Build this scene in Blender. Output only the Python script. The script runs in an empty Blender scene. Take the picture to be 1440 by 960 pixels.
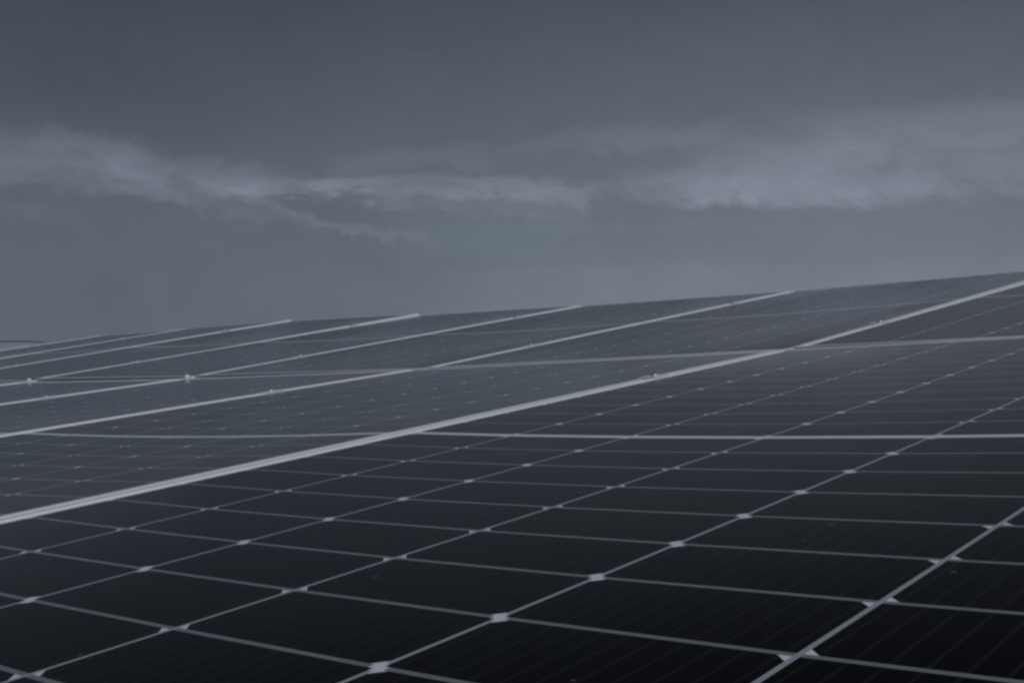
import bpy, bmesh, math, random
import numpy as np
from mathutils import Matrix, Vector
random.seed(4)
S = bpy.context.scene
COL = S.collection

# ------------------------------------------------------------------ frames
# The array is laid out in the plane of the front table: X along the row
# (to the right), Y up the slope, Z off the glass.  A turns that into the world.
CR = np.array([0.7532549225959246, 0.6492774153406762, -0.1050992840756072])
CF = np.array([-0.6554123742121374, 0.754356207669812, -0.03716627070647682])
CU = -np.array([-0.055151077181532726, -0.09687904766804945, -0.9937669791289938])
CC = np.array([1.1739682568503633, -1.1209398255875263, 0.17177616584025387])
PITCH = math.radians(-0.64)                      # camera looks slightly up
W = CU*math.cos(PITCH) - CF*math.sin(PITCH)
F = CF*math.cos(PITCH) + CU*math.sin(PITCH)
A3 = Matrix([CR, F, W])
H0 = 1.25
A = Matrix.Translation((0, 0, H0)) @ A3.to_4x4()

# ------------------------------------------------------------------ camera
cam_d = bpy.data.cameras.new('camera'); cam = bpy.data.objects.new('camera', cam_d); COL.objects.link(cam)
cam_d.sensor_width = 36; cam_d.lens = 2.2430893793247493*720/1440*36
cam_d.clip_start = 0.02; cam_d.clip_end = 9000
cb = Matrix([CR, CU, -CF]).transposed()
cam.matrix_world = A @ (Matrix.Translation(CC) @ cb.to_4x4())
S.camera = cam

# ------------------------------------------------------------------ sun, view
SUN_EL, SUN_AZ = math.radians(42), math.radians(138)
sd = bpy.data.lights.new('sun', 'SUN'); sd.energy = 1.5; sd.angle = math.radians(12); sd.color = (.96, .975, 1)
sun = bpy.data.objects.new('sun', sd); COL.objects.link(sun)
dirv = Vector((math.sin(SUN_AZ)*math.cos(SUN_EL), math.cos(SUN_AZ)*math.cos(SUN_EL), math.sin(SUN_EL)))
sun.rotation_euler = dirv.to_track_quat('Z', 'Y').to_euler()
S.view_settings.view_transform = 'Standard'; S.view_settings.look = 'None'
S.view_settings.gamma = 1; S.view_settings.use_curve_mapping = False
S.view_settings.exposure = 0.0
S.cycles.filter_width = 2.7
S.cycles.use_denoising = True

# ------------------------------------------------------------------ world sky
def lin(c):
    return tuple(((v/255+0.055)/1.055)**2.4 if v/255 > 0.04045 else v/255/12.92 for v in c)
world = bpy.data.worlds.new('World'); S.world = world; world.use_nodes = True
nt = world.node_tree; nt.nodes.clear()
N = nt.nodes.new; L = nt.links.new
def M(op, a, b=None, c=None, clamp=False):
    n = N('ShaderNodeMath'); n.operation = op; n.use_clamp = clamp
    for i, v in enumerate((a, b, c)):
        if v is None: continue
        if isinstance(v, (int, float)): n.inputs[i].default_value = v
        else: L(v, n.inputs[i])
    return n.outputs[0]
def sstep(x, lo, hi):
    n = N('ShaderNodeMapRange'); n.interpolation_type = 'SMOOTHERSTEP'
    L(x, n.inputs['Value'])
    for k, v in (('From Min', lo), ('From Max', hi)):
        if isinstance(v, (int, float)): n.inputs[k].default_value = v
        else: L(v, n.inputs[k])
    return n.outputs['Result']
def mixc(f, a, b):
    n = N('ShaderNodeMix'); n.data_type = 'RGBA'
    if isinstance(f, (int, float)): n.inputs['Factor'].default_value = f
    else: L(f, n.inputs['Factor'])
    for k, v in ((6, a), (7, b)):
        if isinstance(v, tuple): n.inputs[k].default_value = (*v, 1)
        else: L(v, n.inputs[k])
    return n.outputs[2]
def ramp(x, lo, hi, stops):
    t = M('DIVIDE', M('SUBTRACT', x, lo), hi-lo, clamp=True)
    n = N('ShaderNodeValToRGB'); n.color_ramp.interpolation = 'B_SPLINE' if len(stops) > 3 else 'LINEAR'
    e = n.color_ramp.elements
    while len(e) < len(stops): e.new(0.5)
    for i, (p, c) in enumerate(stops):
        e[i].position = (p-lo)/(hi-lo); e[i].color = (*lin(c), 1) if isinstance(c, tuple) else (c, c, c, 1)
    L(t, n.inputs[0]); return n.outputs[0]
def curve(x, lo, hi, vlo, vhi, pts):          # value curve over azimuth
    t = M('DIVIDE', M('SUBTRACT', x, lo), hi-lo, clamp=True)
    n = N('ShaderNodeFloatCurve'); c = n.mapping.curves[0]
    P = [((a-lo)/(hi-lo), (v-vlo)/(vhi-vlo)) for a, v in pts]
    while len(c.points) < len(P): c.points.new(0.5, 0.5)
    for q, pt in zip(c.points, P): q.location = pt; q.handle_type = 'AUTO'
    n.mapping.update(); L(t, n.inputs['Value'])
    return M('ADD', M('MULTIPLY', n.outputs[0], vhi-vlo), vlo)
tc = N('ShaderNodeTexCoord'); sep = N('ShaderNodeSeparateXYZ'); L(tc.outputs['Generated'], sep.inputs[0])
AZ = M('MULTIPLY', M('ARCTAN2', sep.outputs[0], sep.outputs[1]), 180/math.pi)      # degrees, 0 = camera heading
EL = M('MULTIPLY', M('ARCSINE', sep.outputs[2]), 180/math.pi)
def noise(sx, sy, scale, detail, rough, dist=0, off=0):
    cmb = N('ShaderNodeCombineXYZ'); L(M('MULTIPLY', AZ, sx), cmb.inputs[0]); L(M('MULTIPLY', EL, sy), cmb.inputs[1]); cmb.inputs[2].default_value = off
    n = N('ShaderNodeTexNoise'); n.inputs['Scale'].default_value = scale; n.inputs['Detail'].default_value = detail
    n.inputs['Roughness'].default_value = rough; n.inputs['Distortion'].default_value = dist
    L(cmb.outputs[0], n.inputs['Vector']); return M('SUBTRACT', n.outputs[0], 0.5)
def px(x): return math.degrees(math.atan((x-720)/1615))
def py(y): return math.degrees(math.atan((498-y)/1615))
# veil: dull overcast, lighter to the right and to the horizon
left = ramp(EL, -2, 60, [(-2, (91, 98, 110)), (0.3, (96, 103, 115)), (4, (92, 100, 112)), (9, (84, 92, 103)), (12, (73, 80, 91)), (17.5, (62, 69, 79)), (21, (46, 53, 62)), (26, (15, 19, 24)), (60, (40, 46, 54))])
right = ramp(EL, -2, 60, [(-2, (116, 123, 135)), (1.5, (118, 125, 138)), (5, (107, 115, 127)), (8, (104, 111, 122)), (12, (94, 102, 112)), (17.5, (75, 81, 91)), (21, (50, 56, 65)), (26, (16, 20, 25)), (60, (42, 48, 56))])
azf = sstep(AZ, -26, 22)
veil = mixc(azf, left, right)
big = noise(0.05, 0.09, 1.0, 3, 0.5, 0.3, 3.1)
fine = noise(0.10, 0.42, 1.0, 8, 0.6, 0.7, 0.0)
puff = noise(0.28, 0.50, 1.0, 9, 0.62, 0.9, 7.7)
# bright band: its upper and lower edge wander with azimuth
up = curve(AZ, -40, 40, 0, 20, [(-40, 10), (px(0), py(228)), (px(110), py(222)), (px(230), py(240)), (px(330), py(272)), (px(450), py(270)), (px(640), py(262)), (px(720), py(258)), (px(860), py(255)), (px(930), py(240)), (px(1050), py(238)), (px(1200), py(240)), (px(1440), py(238)), (40, 10)])
lo = curve(AZ, -40, 40, 0, 20, [(-40, 6), (px(0), py(300)), (px(200), py(270)), (px(400), py(275)), (px(560), py(300)), (px(760), py(304)), (px(1000), py(296)), (px(1200), py(292)), (px(1440), py(305)), (40, 6)])
amp = curve(AZ, -40, 40, 0, 1, [(-40, .3), (px(0), .38), (px(150), .36), (px(330), .32), (px(480), .55), (px(760), .92), (px(1000), .95), (px(1440), .9), (40, .8)])
elw = M('ADD', EL, M('ADD', M('MULTIPLY', puff, 2.6), M('MULTIPLY', fine, 2.2)))
d_up = M('SUBTRACT', up, elw)
soft = M('MULTIPLY', sstep(AZ, -8, -16), 1.6)
m_up = M('ADD', M('MULTIPLY', sstep(d_up, M('SUBTRACT', -0.15, soft), M('ADD', 0.55, soft)), 0.5), M('MULTIPLY', sstep(d_up, -0.5, 2.4), 0.5))
m_lo = sstep(M('SUBTRACT', M('ADD', EL, M('ADD', M('MULTIPLY', fine, 1.6), M('MULTIPLY', puff, 0.8))), lo), -1.0, 0.9)
tex = M('ADD', M('MULTIPLY', fine, 1.1), 0.93)
band = M('MULTIPLY', M('MULTIPLY', M('MULTIPLY', m_up, m_lo), amp), M('MULTIPLY', tex, sstep(M('ABSOLUTE', AZ), 25, 36)), clamp=True)
# banks and trailing wisps of cloud in front of the camera, each a ragged streak (px, py are only a ruler for degrees)
texs = M('ADD', M('MULTIPLY', M('ADD', M('MULTIPLY', fine, .6), M('MULTIPLY', puff, .6)), 3.4), 0.95)
texs = M('MINIMUM', M('MAXIMUM', texs, .25), 1.35)
warp = M('ADD', M('MULTIPLY', puff, 2.4), M('MULTIPLY', fine, 1.8))
warpx = M('MULTIPLY', noise(0.3, 0.6, 1.0, 5, .6, .5, 21.0), 5.0)
AW = M('ADD', AZ, warpx); EW = M('ADD', EL, warp)
def streak(x0, y0, x1, y1, w, a, top=1.0, hard=0.9):
    ax, ay, bx_, by_ = px(x0), py(y0), px(x1), py(y1); ln_ = math.hypot(bx_-ax, by_-ay); c, s_ = (bx_-ax)/ln_, (by_-ay)/ln_
    dx, dy = M('SUBTRACT', AW, ax), M('SUBTRACT', EW, ay)
    u = M('ADD', M('MULTIPLY', dx, c), M('MULTIPLY', dy, s_)); v = M('SUBTRACT', M('MULTIPLY', dy, c), M('MULTIPLY', dx, s_))
    wd = w/1615*57.3; e = max(1.2, wd*2.2)
    q = M('ADD', M('DIVIDE', M('MAXIMUM', v, 0), wd*top), M('DIVIDE', M('MAXIMUM', M('MULTIPLY', v, -1), 0), wd))
    m = sstep(q, 1.35, 1.35-hard-.3)
    m = M('MULTIPLY', m, M('MULTIPLY', sstep(u, -e, e), sstep(M('SUBTRACT', ln_, u), -e, e)))
    return M('MULTIPLY', m, a)
acc = None
for st in [(-300, 228, 210, 236, 26, .22), (-200, 258, 400, 266, 26, .24), (60, 214, 200, 228, 15, .13), (-200, 300, 120, 320, 14, .07),
           (150, 238, 380, 262, 20, .14), (300, 268, 520, 262, 11, .30), (430, 262, 840, 272, 17, .40), (640, 258, 820, 276, 22, .28, .8, .6), (340, 284, 610, 347, 8, .22),
           (230, 284, 450, 318, 9, .10), (520, 284, 800, 302, 10, .20), (470, 232, 700, 212, 20, .10), (720, 212, 840, 186, 14, .10), (830, 204, 1030, 194, 17, .24),
           (850, 268, 1060, 262, 24, .34), (960, 262, 1700, 262, 30, .46), (990, 226, 1300, 236, 26, .32), (1120, 204, 1700, 196, 38, .32), (950, 272, 1700, 284, 20, .18),
           (700, 322, 1050, 318, 10, .08), (560, 74, 610, 70, 2.5, .05)]:
    m = streak(*st); acc = m if acc is None else M('SUBTRACT', M('ADD', acc, m), M('MULTIPLY', acc, m))
band = M('ADD', band, M('MULTIPLY', acc, texs), clamp=True)
shelf = M('MULTIPLY', sstep(M('SUBTRACT', 4.6, M('ADD', EL, M('MULTIPLY', fine, 1.6))), -0.1, 0.7), M('MULTIPLY', sstep(AZ, -6, 0), 0.13))
gm = M('MULTIPLY', sstep(M('ABSOLUTE', M('SUBTRACT', EL, M('ADD', 5.9, M('MULTIPLY', puff, 3)))), 1.6, .2), sstep(M('ABSOLUTE', M('SUBTRACT', AZ, -.5)), 8, 1))
veil = mixc(M('MULTIPLY', gm, .38), veil, lin((102, 115, 124)))
cl = M('ADD', band, shelf, clamp=True)
cloud = lin((131, 138, 152))
skyc = mixc(cl, veil, cloud)
mott = noise(0.22, 0.34, 1.0, 7, 0.62, 0.8, 14.0)
mod = M('ADD', M('ADD', M('MULTIPLY', big, 0.30), M('MULTIPLY', mott, 0.22)), 1.0)
hsv = N('ShaderNodeHueSaturation'); L(skyc, hsv.inputs['Color']); L(mod, hsv.inputs['Value'])
up10 = N('ShaderNodeVectorMath'); up10.operation = 'SCALE'; up10.inputs['Scale'].default_value = 10.6; L(hsv.outputs[0], up10.inputs[0])
nish = N('ShaderNodeTexSky'); nish.sky_type = 'NISHITA'; nish.sun_disc = False
nish.sun_elevation = SUN_EL; nish.sun_rotation = SUN_AZ; nish.dust_density = 4
nsc = N('ShaderNodeVectorMath'); nsc.operation = 'SCALE'; nsc.inputs['Scale'].default_value = 0.3; L(nish.outputs[0], nsc.inputs[0])
allsky = mixc(0.94, nsc.outputs[0], up10.outputs[0])
bg = N('ShaderNodeBackground'); bg.inputs['Strength'].default_value = 0.1; L(allsky, bg.inputs[0])
wo = N('ShaderNodeOutputWorld'); L(bg.outputs[0], wo.inputs[0])

# ------------------------------------------------------------------ materials
def mat(name, base, rough=.5, metal=0, ior=1.45, spec=None):
    m = bpy.data.materials.new(name); m.use_nodes = True
    b = m.node_tree.nodes['Principled BSDF']
    b.inputs['Base Color'].default_value = (*base, 1); b.inputs['Roughness'].default_value = rough
    b.inputs['Metallic'].default_value = metal; b.inputs['IOR'].default_value = ior
    return m, b, m.node_tree
def tnoise(t, scale, detail=4, rough=.6, coord='Object', vec=None):
    c = t.nodes.new('ShaderNodeTexCoord'); n = t.nodes.new('ShaderNodeTexNoise')
    n.inputs['Scale'].default_value = scale; n.inputs['Detail'].default_value = detail; n.inputs['Roughness'].default_value = rough
    if vec:
        mp = t.nodes.new('ShaderNodeMapping'); mp.inputs['Scale'].default_value = vec; t.links.new(c.outputs[coord], mp.inputs[0]); t.links.new(mp.outputs[0], n.inputs[0])
    else: t.links.new(c.outputs[coord], n.inputs[0])
    return n.outputs[0]
def tramp(t, x, stops):
    r = t.nodes.new('ShaderNodeValToRGB'); e = r.color_ramp.elements
    while len(e) < len(stops): e.new(.5)
    for i, (p, c) in enumerate(stops): e[i].position = p; e[i].color = (*c, 1) if isinstance(c, tuple) else (c, c, c, 1)
    t.links.new(x, r.inputs[0]); return r.outputs[0]

GLASS_IOR = 1.092
def glass_over(name, base, stripes=False):
    m, b, t = mat(name, base, .09, 0, GLASS_IOR)
    b.inputs['Sheen Weight'].default_value = .03; b.inputs['Sheen Roughness'].default_value = .35
    ln = t.links.new
    # dust film and smears on the glass change the gloss a little
    sm = tnoise(t, 3.0, 5, .6, 'Object', (1, .5, 1))
    rg = tramp(t, sm, [(0.3, 0.07), (0.75, 0.16)]); ln(rg, b.inputs['Roughness'])
    geo = t.nodes.new('ShaderNodeTexCoord')
    vor = t.nodes.new('ShaderNodeTexVoronoi'); vor.inputs['Scale'].default_value = 26; ln(geo.outputs['Object'], vor.inputs['Vector'])
    spk = t.nodes.new('ShaderNodeMath'); spk.operation = 'LESS_THAN'; spk.inputs[1].default_value = 0.05; ln(vor.outputs['Distance'], spk.inputs[0])
    sepc = t.nodes.new('ShaderNodeSeparateColor'); ln(vor.outputs['Color'], sepc.inputs[0])
    keep = t.nodes.new('ShaderNodeMath'); keep.operation = 'GREATER_THAN'; keep.inputs[1].default_value = 0.5; ln(sepc.outputs[0], keep.inputs[0])
    sk = t.nodes.new('ShaderNodeMath'); sk.operation = 'MULTIPLY'; ln(spk.outputs[0], sk.inputs[0]); ln(keep.outputs[0], sk.inputs[1])
    skk = t.nodes.new('ShaderNodeMath'); skk.operation = 'MULTIPLY'; skk.inputs[1].default_value = .35; ln(sk.outputs[0], skk.inputs[0])
    col = t.nodes.new('ShaderNodeRGB'); col.outputs[0].default_value = (*base, 1); cur = col.outputs[0]
    if stripes:
        sx = t.nodes.new('ShaderNodeSeparateXYZ'); ln(geo.outputs['Object'], sx.inputs[0])
        a = t.nodes.new('ShaderNodeMath'); a.operation = 'DIVIDE'; a.inputs[1].default_value = 0.184/11; ln(sx.outputs[0], a.inputs[0])
        fr = t.nodes.new('ShaderNodeMath'); fr.operation = 'FRACT'; ln(a.outputs[0], fr.inputs[0])
        df = t.nodes.new('ShaderNodeMath'); df.operation = 'SUBTRACT'; df.inputs[1].default_value = .5; ln(fr.outputs[0], df.inputs[0])
        ab = t.nodes.new('ShaderNodeMath'); ab.operation = 'ABSOLUTE'; ln(df.outputs[0], ab.inputs[0])
        lt = t.nodes.new('ShaderNodeMath'); lt.operation = 'LESS_THAN'; lt.inputs[1].default_value = .06; ln(ab.outputs[0], lt.inputs[0])
        # each cell of silicon is a slightly different blue black
        mx = t.nodes.new('ShaderNodeMix'); mx.data_type = 'RGBA'; ln(lt.outputs[0], mx.inputs['Factor'])
        att = t.nodes.new('ShaderNodeAttribute'); att.attribute_name = 'cell'; 
        c2 = t.nodes.new('ShaderNodeMix'); c2.data_type = 'RGBA'; ln(att.outputs['Fac'], c2.inputs['Factor'])
        c2.inputs[6].default_value = (base[0]*.6, base[1]*.6, base[2]*.6, 1); c2.inputs[7].default_value = (base[0]*1.5, base[1]*1.5, base[2]*1.6, 1)
        ln(c2.outputs[2], mx.inputs[6]); mx.inputs[7].default_value = (.010, .011, .013, 1); cur = mx.outputs[2]
    mx = t.nodes.new('ShaderNodeMix'); mx.data_type = 'RGBA'; ln(skk.outputs[0], mx.inputs['Factor']); ln(cur, mx.inputs[6]); mx.inputs[7].default_value = (.22, .21, .2, 1)
    ln(mx.outputs[2], b.inputs['Base Color'])
    return m
M_CELL = glass_over('silicon_cell_under_glass', (.0020, .0025, .0034), True)
M_BACK = glass_over('white_backsheet_under_glass', (.68, .73, .82))
M_GAP = glass_over('narrow_gap_between_cells', (.19, .207, .236))  # backsheet again, coloured dimmer because narrow gaps show less light
M_STRIP = glass_over('gap_between_cell_strings', (.34, .37, .42))  # same dimming put into the colour, milder between strings
M_ALU, b_, t_ = mat('anodised_aluminium', (.62, .63, .66), .5, .1, 1.4)
x_ = tnoise(t_, 9, 6, .7, 'Object', (3, .6, 3)); t_.links.new(tramp(t_, x_, [(.25, (.66, .685, .73)), (.75, (.80, .825, .87))]), b_.inputs['Base Color'])
M_STEEL, b_, t_ = mat('galvanised_steel', (.42, .43, .45), .5, .6)
x_ = tnoise(t_, 30, 4); t_.links.new(tramp(t_, x_, [(.3, (.32, .33, .35)), (.7, (.5, .51, .53))]), b_.inputs['Base Color'])
M_BLACK, b_, t_ = mat('black_plastic', (.02, .02, .022), .5)
x_ = tnoise(t_, 60); t_.links.new(tramp(t_, x_, [(.3, .45), (.7, .6)]), b_.inputs['Roughness'])
M_WALL, b_, t_ = mat('pale_sheet_wall', (.75, .77, .8), .6)
x_ = tnoise(t_, .6, 5, .6); t_.links.new(tramp(t_, x_, [(.3, (.36, .43, .54)), (.7, (.44, .52, .64))]), b_.inputs['Base Color'])
M_ROOF, b_, t_ = mat('dark_sheet_roof', (.12, .13, .15), .6)
x_ = tnoise(t_, .8, 5, .6); t_.links.new(tramp(t_, x_, [(.3, (.28, .32, .38)), (.7, (.34, .38, .44))]), b_.inputs['Base Color'])
M_GROUND, b_, t_ = mat('dry_grass_ground', (.08, .085, .05), .95)
x_ = tnoise(t_, 1.7, 10, .7); g_ = tramp(t_, x_, [(.3, (.045, .06, .025)), (.5, (.09, .09, .05)), (.72, (.16, .13, .09))]); t_.links.new(g_, b_.inputs['Base Color'])
bp = t_.nodes.new('ShaderNodeBump'); bp.inputs['Strength'].default_value = .6; bp.inputs['Distance'].default_value = .05; t_.links.new(x_, bp.inputs['Height']); t_.links.new(bp.outputs[0], b_.inputs['Normal'])

# ------------------------------------------------------------------ helpers
def link(name, me, parent=None, mw=None):
    o = bpy.data.objects.new(name, me); COL.objects.link(o)
    if parent: o.parent = parent
    if mw is not None: o.matrix_world = mw
    return o
def tag(o, label=None, cat=None, group=None, kind=None):
    for k, v in (('label', label), ('category', cat), ('group', group), ('kind', kind)):
        if v: o[k] = v
def empty(name, mw):
    o = bpy.data.objects.new(name, None); COL.objects.link(o); o.empty_display_size = .1; o.matrix_world = mw; return o
def box(bm, x0, x1, y0, y1, z0, z1, bev=0):
    r = bmesh.ops.create_cube(bm, size=1)
    for v in r['verts']:
        v.co = Vector(((x0+x1)/2+v.co.x*(x1-x0), (y0+y1)/2+v.co.y*(y1-y0), (z0+z1)/2+v.co.z*(z1-z0)))
    if bev:
        es = {e for v in r['verts'] for e in v.link_edges}
        bmesh.ops.bevel(bm, geom=list(es), offset=bev, segments=2, affect='EDGES', profile=.6)
def mesh(name, bm, m):
    me = bpy.data.meshes.new(name); bmesh.ops.recalc_face_normals(bm, faces=bm.faces); bm.to_mesh(me); bm.free(); me.materials.append(m); return me

# ------------------------------------------------------------------ setting
bm = bmesh.new()
rad = [0, 4, 12, 40, 120, 400, 1500, 6000]; nseg = 64; rings = []
for r in rad:
    if r == 0: rings.append([bm.verts.new((0, 0, 0))]); continue
    rings.append([bm.verts.new((r*math.cos(6.28318530718*i/nseg), r*math.sin(6.28318530718*i/nseg), 0)) for i in range(nseg)])
for a, b in zip(rings, rings[1:]):
    for i in range(nseg):
        j = (i+1) % nseg
        bm.faces.new([a[0], b[i], b[j]] if len(a) == 1 else [a[i], b[i], b[j], a[j]])
g = link('ground', mesh('ground', bm, M_GROUND)); tag(g, kind='structure')
bpy.context.view_layer.update()

# ------------------------------------------------------------------ solar panel
PW, PL, TH = 1.142, 2.282, 0.035
DU, DV, CGAP, GAP, CH = 0.1838, 0.0923, 0.012, 0.0036, 0.0076
GAPB = 0.0046
SAG, HX, HY = 0.007, PW/2-.012, PL/2-.012
def sagz(x, y): return -SAG*max(0, 1-(x/HX)**2)*max(0, 1-(y/HY)**2) - 0.0018
def sagn(x, y):
    gx = SAG*2*x/HX**2*max(0, 1-(y/HY)**2); gy = SAG*2*y/HY**2*max(0, 1-(x/HX)**2)
    return Vector((-gx, -gy, 1)).normalized()
def laminate():
    vs, fs, mi, cv, cache = [], [], [], [], {}
    def V(x, y):
        k = (round(x, 5), round(y, 5))
        if k not in cache: cache[k] = len(vs); vs.append((x, y, sagz(x, y)))
        return cache[k]
    def face(pts, m, c=0.5): fs.append([V(*p) for p in pts]); mi.append(m); cv.append(c)
    rnd = random.Random(7)
    xe = []                                        # cell x extents
    for c in range(6): xe.append((-3*DU+c*DU+GAP/2, -3*DU+(c+1)*DU-GAP/2))
    ye = []
    for r in range(24):
        s = r-12
        y0 = s*DV+(CGAP/2 if s >= 0 else -CGAP/2); ye.append((y0+GAPB/2, y0+DV-GAPB/2))
    for c, (x0, x1) in enumerate(xe):
        for r, (y0, y1) in enumerate(ye):
            top = (c % 2 == 0) == (r < 12)         # string direction flips at the middle of the panel
            if top:
                face([(x0, y0), (x1, y0), (x1, y1-CH), (x1-CH, y1), (x0+CH, y1), (x0, y1-CH)], 0, rnd.random())
                face([(x1, y1-CH), (x1, y1), (x1-CH, y1)], 1); face([(x0, y1-CH), (x0+CH, y1), (x0, y1)], 1)
            else:
                face([(x0+CH, y0), (x1-CH, y0), (x1, y0+CH), (x1, y1), (x0, y1), (x0, y0+CH)], 0, rnd.random())
                face([(x0, y0), (x0+CH, y0), (x0, y0+CH)], 1); face([(x1, y0), (x1, y0+CH), (x1-CH, y0)], 1)
    xs = [-HX-.004]+[v for p in xe for v in p]+[HX+.004]; ys = [-HY-.004]+[v for p in ye for v in p]+[HY+.004]
    for i in range(len(xs)-1):
        for j in range(len(ys)-1):
            if i % 2 == 1 and j % 2 == 1: continue
            X0_, X1_, Y0_, Y1_ = xs[i], xs[i+1], ys[j], ys[j+1]
            if i in (0, len(xs)-2) or j in (0, len(ys)-2) or j == 24:
                face([(X0_, Y0_), (X1_, Y0_), (X1_, Y1_), (X0_, Y1_)], 1); continue
            # compact crossings (chamfers facing each other over the gap) show as one white spot; gap ends coloured bright for light scattered by the backsheet
            def compact(il, jb): return (il//2 % 2 == 0) == (jb < 24)
            if i % 2 == 0 and j % 2 == 0:
                face([(X0_, Y0_), (X1_, Y0_), (X1_, Y1_), (X0_, Y1_)], 1 if compact(i, j) else 3)
            elif i % 2 == 0:                       # gap between strings, along y
                a0 = CH*.5 if compact(i, j-1) and j-1 > 0 else 0; a1 = CH*.5 if compact(i, j+1) and j+1 < len(ys)-2 else 0
                cuts = [Y0_]+([Y0_+a0] if a0 else [])+([Y1_-a1] if a1 else [])+[Y1_]
                for n_, (p_, q_) in enumerate(zip(cuts, cuts[1:])):
                    end = (n_ == 0 and a0) or (n_ == len(cuts)-2 and a1)
                    face([(X0_, p_), (X1_, p_), (X1_, q_), (X0_, q_)], 1 if end else 3)
            else:                                  # gap between cells of one string, along x
                a0 = CH*.5 if compact(i-1, j) and i-1 > 0 else 0; a1 = CH*.5 if compact(i+1, j) and i+1 < len(xs)-2 else 0
                cuts = [X0_]+([X0_+a0] if a0 else [])+([X1_-a1] if a1 else [])+[X1_]
                for n_, (p_, q_) in enumerate(zip(cuts, cuts[1:])):
                    end = (n_ == 0 and a0) or (n_ == len(cuts)-2 and a1)
                    face([(p_, Y0_), (q_, Y0_), (q_, Y1_), (p_, Y1_)], 1 if end else 2)
    me = bpy.data.meshes.new('cell_laminate'); me.from_pydata(vs, [], fs)
    me.materials.append(M_CELL); me.materials.append(M_BACK); me.materials.append(M_GAP); me.materials.append(M_STRIP)
    me.polygons.foreach_set('material_index', mi)
    at = me.attributes.new('cell', 'FLOAT', 'FACE'); at.data.foreach_set('value', cv)
    me.polygons.foreach_set('use_smooth', [True]*len(fs)); me.update()
    me.normals_split_custom_set_from_vertices([sagn(v.co.x, v.co.y) for v in me.vertices])
    return me
def frame_mesh():
    bm = bmesh.new(); w, l, lip = PW/2, PL/2, .012
    prof = lambda x0, x1, y0, y1: box(bm, x0, x1, y0, y1, -TH, 0, .0009)
    prof(-w, -w+lip, -l, l); prof(w-lip, w, -l, l)
    prof(-w+lip+.0002, w-lip-.0002, -l, -l+lip); prof(-w+lip+.0002, w-lip-.0002, l-lip, l)
    return mesh('frame', bm, M_ALU)
def jbox_mesh(x):
    bm = bmesh.new(); box(bm, x-.04, x+.04, -.03, .03, -.026, -.0125, .003); return mesh('junction_box', bm, M_BLACK)
ME_LAM, ME_FR = laminate(), frame_mesh()
ME_JB = [jbox_mesh(x) for x in (-.36, 0, .36)]

# heights (above the front table's plane) of the seams between panels, as the rows follow the land
X0, XP = -0.025, 1.154
ZR1B = {-2: 0, -1: 0, 0: 0, 1: .004, 2: .016, 3: .040, 4: .062, 5: .075, 6: .085, 7: .09, 8: .08, 9: .06, 10: .03}
ZR1T = {-2: 0, -1: 0, 0: 0, 1: .002, 2: .015, 3: .041, 4: .065, 5: .080, 6: .092, 7: .095, 8: .08, 9: .06, 10: .03}
ZR2B = {-2: .0, -1: -.008, 0: -.002, 1: -.001, 2: .020, 3: .046, 4: .070, 5: .092, 6: .120, 7: .12, 8: .10, 9: .07, 10: .03}
ZR2T = {-2: .04, -1: .052, 0: .068, 1: .077, 2: .099, 3: .137, 4: .187, 5: .203, 6: .219, 7: .203, 8: .155, 9: .09, 10: .0}
ROWS = [(-1.141, 1.141, ZR1B, ZR1T), (1.191, 3.473, ZR2B, ZR2T)]
def pose(r, k):                    # panel between seam k (left) and seam k-1 (right)
    y0, y1, zb, zt = ROWS[r]
    xl, xr = X0-XP*k, X0-XP*(k-1)
    ex = Vector((xr-xl, 0, (zb[k-1]+zt[k-1]-zb[k]-zt[k])/2)); ey = Vector((0, y1-y0, (zt[k]+zt[k-1]-zb[k]-zb[k-1])/2))
    c = Vector(((xl+xr)/2, (y0+y1)/2, (zb[k]+zb[k-1]+zt[k]+zt[k-1])/4))
    ex.normalize(); n = ex.cross(ey).normalized(); ey = n.cross(ex)
    return A @ (Matrix.Translation(c) @ Matrix([ex, ey, n]).transposed().to_4x4())
def make_panel(mw):
    o = empty('solar_panel', mw)
    for nm, me in [('frame', ME_FR), ('cell_laminate', ME_LAM)]+[('junction_box', j) for j in ME_JB]:
        c = bpy.data.objects.new(nm, me); COL.objects.link(c); c.parent = o
    return o
def copy_thing(src, mw):
    o = src.copy(); COL.objects.link(o); o.matrix_world = mw
    for ch in src.children:
        c = ch.copy(); COL.objects.link(c); c.parent = o
    return o
ORD = ['', 'second', 'third', 'fourth', 'fifth', 'sixth', 'seventh', 'eighth', 'ninth', 'tenth', 'eleventh']
proto = None
for r in (0, 1):
    for k in range(-1, 10 if r else 6):
        mw = pose(r, k)
        p = make_panel(mw) if proto is None else copy_thing(proto, mw)
        if proto is None: proto = p
        row = 'front row' if r == 0 else 'back row'
        if k == -1: lab = f'{row} solar panel out past the right edge of the photo'
        elif r == 0 and k == 0: lab = 'nearest solar panel with large black cells filling the foreground, front row'
        elif r == 0 and k == 1: lab = 'front row solar panel just left of the thickest pale frame seam'
        elif r == 1 and k == 0: lab = 'back row solar panel at the right edge, directly behind the foreground panel'
        elif r == 1 and k == 1: lab = 'back row solar panel under the high right end of the skyline, second from right'
        else: lab = f'{row} solar panel, {ORD[k+1]} from the right, grey with reflected sky'
        if r == 1 and k == 9: lab = 'leftmost back row solar panel, a sliver at the far end of the array'
        tag(p, lab, 'solar panel', 'solar panels of the front row' if r == 0 else 'solar panels of the back row')

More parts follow.
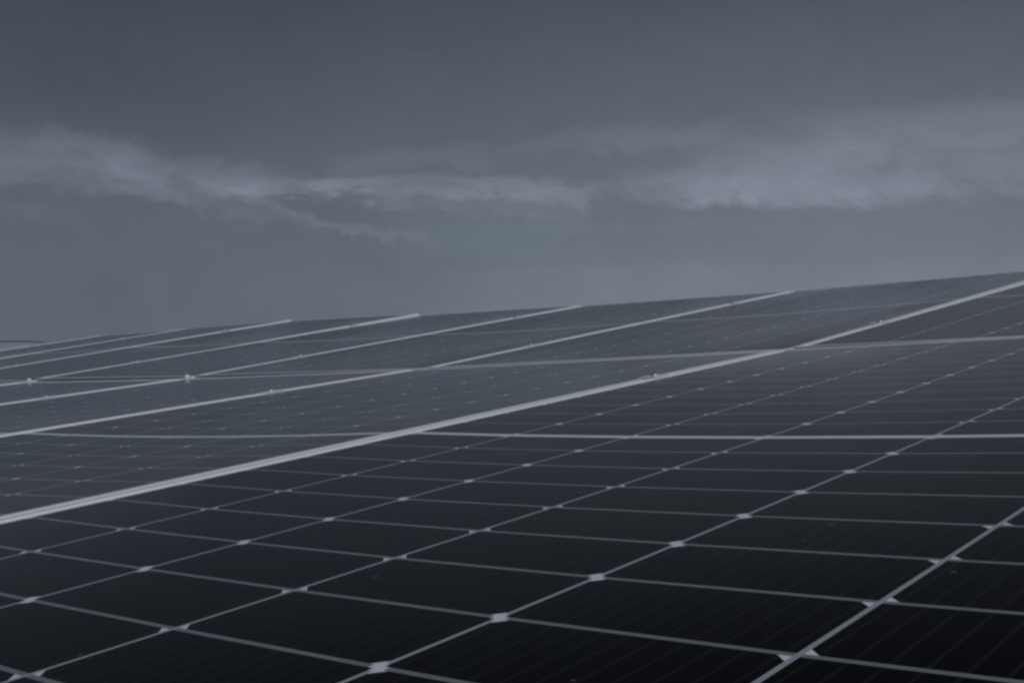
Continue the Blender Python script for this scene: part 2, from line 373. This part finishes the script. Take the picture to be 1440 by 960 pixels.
# ------------------------------------------------------------------ clamps on the seams
def zat(r, k, y):
    y0, y1, zb, zt = ROWS[r]; t = (y-y0)/(y1-y0); return zb[k]*(1-t)+zt[k]*t
bm = bmesh.new(); box(bm, -.020, .020, -.026, .026, .0004, .0022, .0006); box(bm, -.0085, .0085, -.028, .028, -.045, .0003); ME_PL = mesh('plate', bm, M_ALU)
bm = bmesh.new(); r_ = bmesh.ops.create_cone(bm, cap_ends=True, segments=18, radius1=.0075, radius2=.0062, depth=.0035)
for v in bm.verts: v.co.z += .0040
bmesh.ops.create_cone(bm, cap_ends=True, segments=6, radius1=.0045, radius2=.0045, depth=.001, matrix=Matrix.Translation((0, 0, .0063)))
ME_BO = mesh('bolt', bm, M_STEEL)
clamp0 = None
WH = {(0, 0, -1): ('lower', 'front'), }
for r in (0, 1):
    for k in range(0, 9 if r else 5):
        for s in (-1, 1):
            yc = (ROWS[r][0]+ROWS[r][1])/2 + s*.648 - (0.0 if r == 0 else .01)
            z = zat(r, k, yc)
            mw = A @ Matrix.Translation((X0-XP*k, yc, z))
            if clamp0 is None:
                clamp0 = empty('panel_clamp', mw)
                for nm, me in (('plate', ME_PL), ('bolt', ME_BO)):
                    c = bpy.data.objects.new(nm, me); COL.objects.link(c); c.parent = clamp0
                c0 = clamp0
            else: c0 = copy_thing(clamp0, mw)
            tag(c0, f"silver clamp on the {'upper' if s > 0 else 'lower'} half of the {'front' if r == 0 else 'back'} row's {'first' if k == 0 else ORD[k]} seam from the right", 'clamp', 'clamps holding neighbouring panels along the seams')

# clips in the gap between the two rows
bm = bmesh.new(); box(bm, -.013, .013, -.034, .034, -.05, -.006, .002); ME_CB = mesh('body', bm, M_ALU)
bm = bmesh.new(); bmesh.ops.create_cone(bm, cap_ends=True, segments=20, radius1=.010, radius2=.008, depth=.009, matrix=Matrix.Translation((0, 0, .000))); ME_CN = mesh('cap_nut', bm, M_ALU)
clip0 = None
for k in range(0, 6):
    z = (zat(0, k, 1.141)+zat(1, k, 1.191))/2
    dz = {0: -.004, 1: -.012}.get(k, .004)
    mw = A @ Matrix.Translation((X0-XP*k, 1.166, z+dz))
    if clip0 is None:
        clip0 = empty('row_clip', mw)
        for nm, me in (('body', ME_CB), ('cap_nut', ME_CN)):
            c = bpy.data.objects.new(nm, me); COL.objects.link(c); c.parent = clip0
        c0 = clip0
    else: c0 = copy_thing(clip0, mw)
    tag(c0, f"small metal clip in the gap between the rows, on the {'first' if k == 0 else ORD[k]} seam from the right", 'clip', 'clips in the gap between the rows')

# ------------------------------------------------------------------ racks under the panels
for r in (0, 1):
    y0, y1, zb, zt = ROWS[r]; kmax = 9 if r else 5
    rk = empty('mounting_rack', A @ Matrix.Translation((0, (y0+y1)/2, -.2)))
    tag(rk, f"galvanised steel rack of rails and posts carrying the {'front' if r == 0 else 'back'} row of panels", 'rack', 'racks under the panel rows')
    inv = rk.matrix_world.inverted()
    for s in (-1, 1):
        yc = (y0+y1)/2+s*.648; bm = bmesh.new(); prev = None
        for k in range(kmax, -3, -1):
            z = zat(r, k, yc)-TH-.004; x = X0-XP*k
            ring = [bm.verts.new(inv @ A @ Vector((x, yc+dy, z+dz))) for dy, dz in ((-.02, -.05), (.02, -.05), (.02, 0), (-.02, 0))]
            if prev:
                for i in range(4): bm.faces.new([prev[i], prev[(i+1) % 4], ring[(i+1) % 4], ring[i]])
            else: bm.faces.new(ring)
            prev = ring
        bm.faces.new(prev[::-1])
        c = link('rail', mesh('rail', bm, M_STEEL), rk)
        for k in range(kmax, -3, -2):
            pt = A @ Vector((X0-XP*k+.3, yc, (zat(r, k, yc)+zat(r, k-1 if k > -2 else k, yc))/2-TH-.062))
            bm = bmesh.new(); box(bm, pt.x-.03, pt.x+.03, pt.y-.03, pt.y+.03, -.3, pt.z, .003)
            bmesh.ops.transform(bm, matrix=inv, verts=bm.verts)
            link('post', mesh('post', bm, M_STEEL), rk)

# ------------------------------------------------------------------ far low building, left edge
d = 85.0; camw = cam.matrix_world.translation
def far(x, y): return camw.x + d*(x-720)/1615, camw.z + d*(498-y)/1615
xr, zt_ = far(40, 478); xl, _ = far(-260, 479)
e = empty('low_building', Matrix.Translation(((xl+xr)/2, camw.y+d+1.5, 0)))
tag(e, 'distant low pale building with a dark roof edge, beyond the left end of the panels', 'building')
hw = (xr-xl)/2
bm = bmesh.new()
for i in range(1):
    box(bm, -hw, hw, -1.5, 1.5, -.2, zt_-.09, .02)
link('wall', mesh('wall', bm, M_WALL), e)
bm = bmesh.new()
pts = [(-hw-.06, -1.56), (hw+.05, -1.56), (hw+.05, 1.56), (-hw-.06, 1.56)]
b0 = [bm.verts.new((x, y, zt_-.085)) for x, y in pts]; b1 = [bm.verts.new((x, y, zt_-.06)) for x, y in pts]
rg = [bm.verts.new((-hw-.3, 0, zt_+.0)), bm.verts.new((hw-1.4, 0, zt_+.0))]
bm.faces.new(b0[::-1])
for i in range(4): bm.faces.new([b0[i], b0[(i+1) % 4], b1[(i+1) % 4], b1[i]])
bm.faces.new([b1[0], b1[1], rg[1], rg[0]]); bm.faces.new([b1[2], b1[3], rg[0], rg[1]]); bm.faces.new([b1[1], b1[2], rg[1]]); bm.faces.new([b1[3], b1[0], rg[0]])
link('roof', mesh('roof', bm, M_ROOF), e)
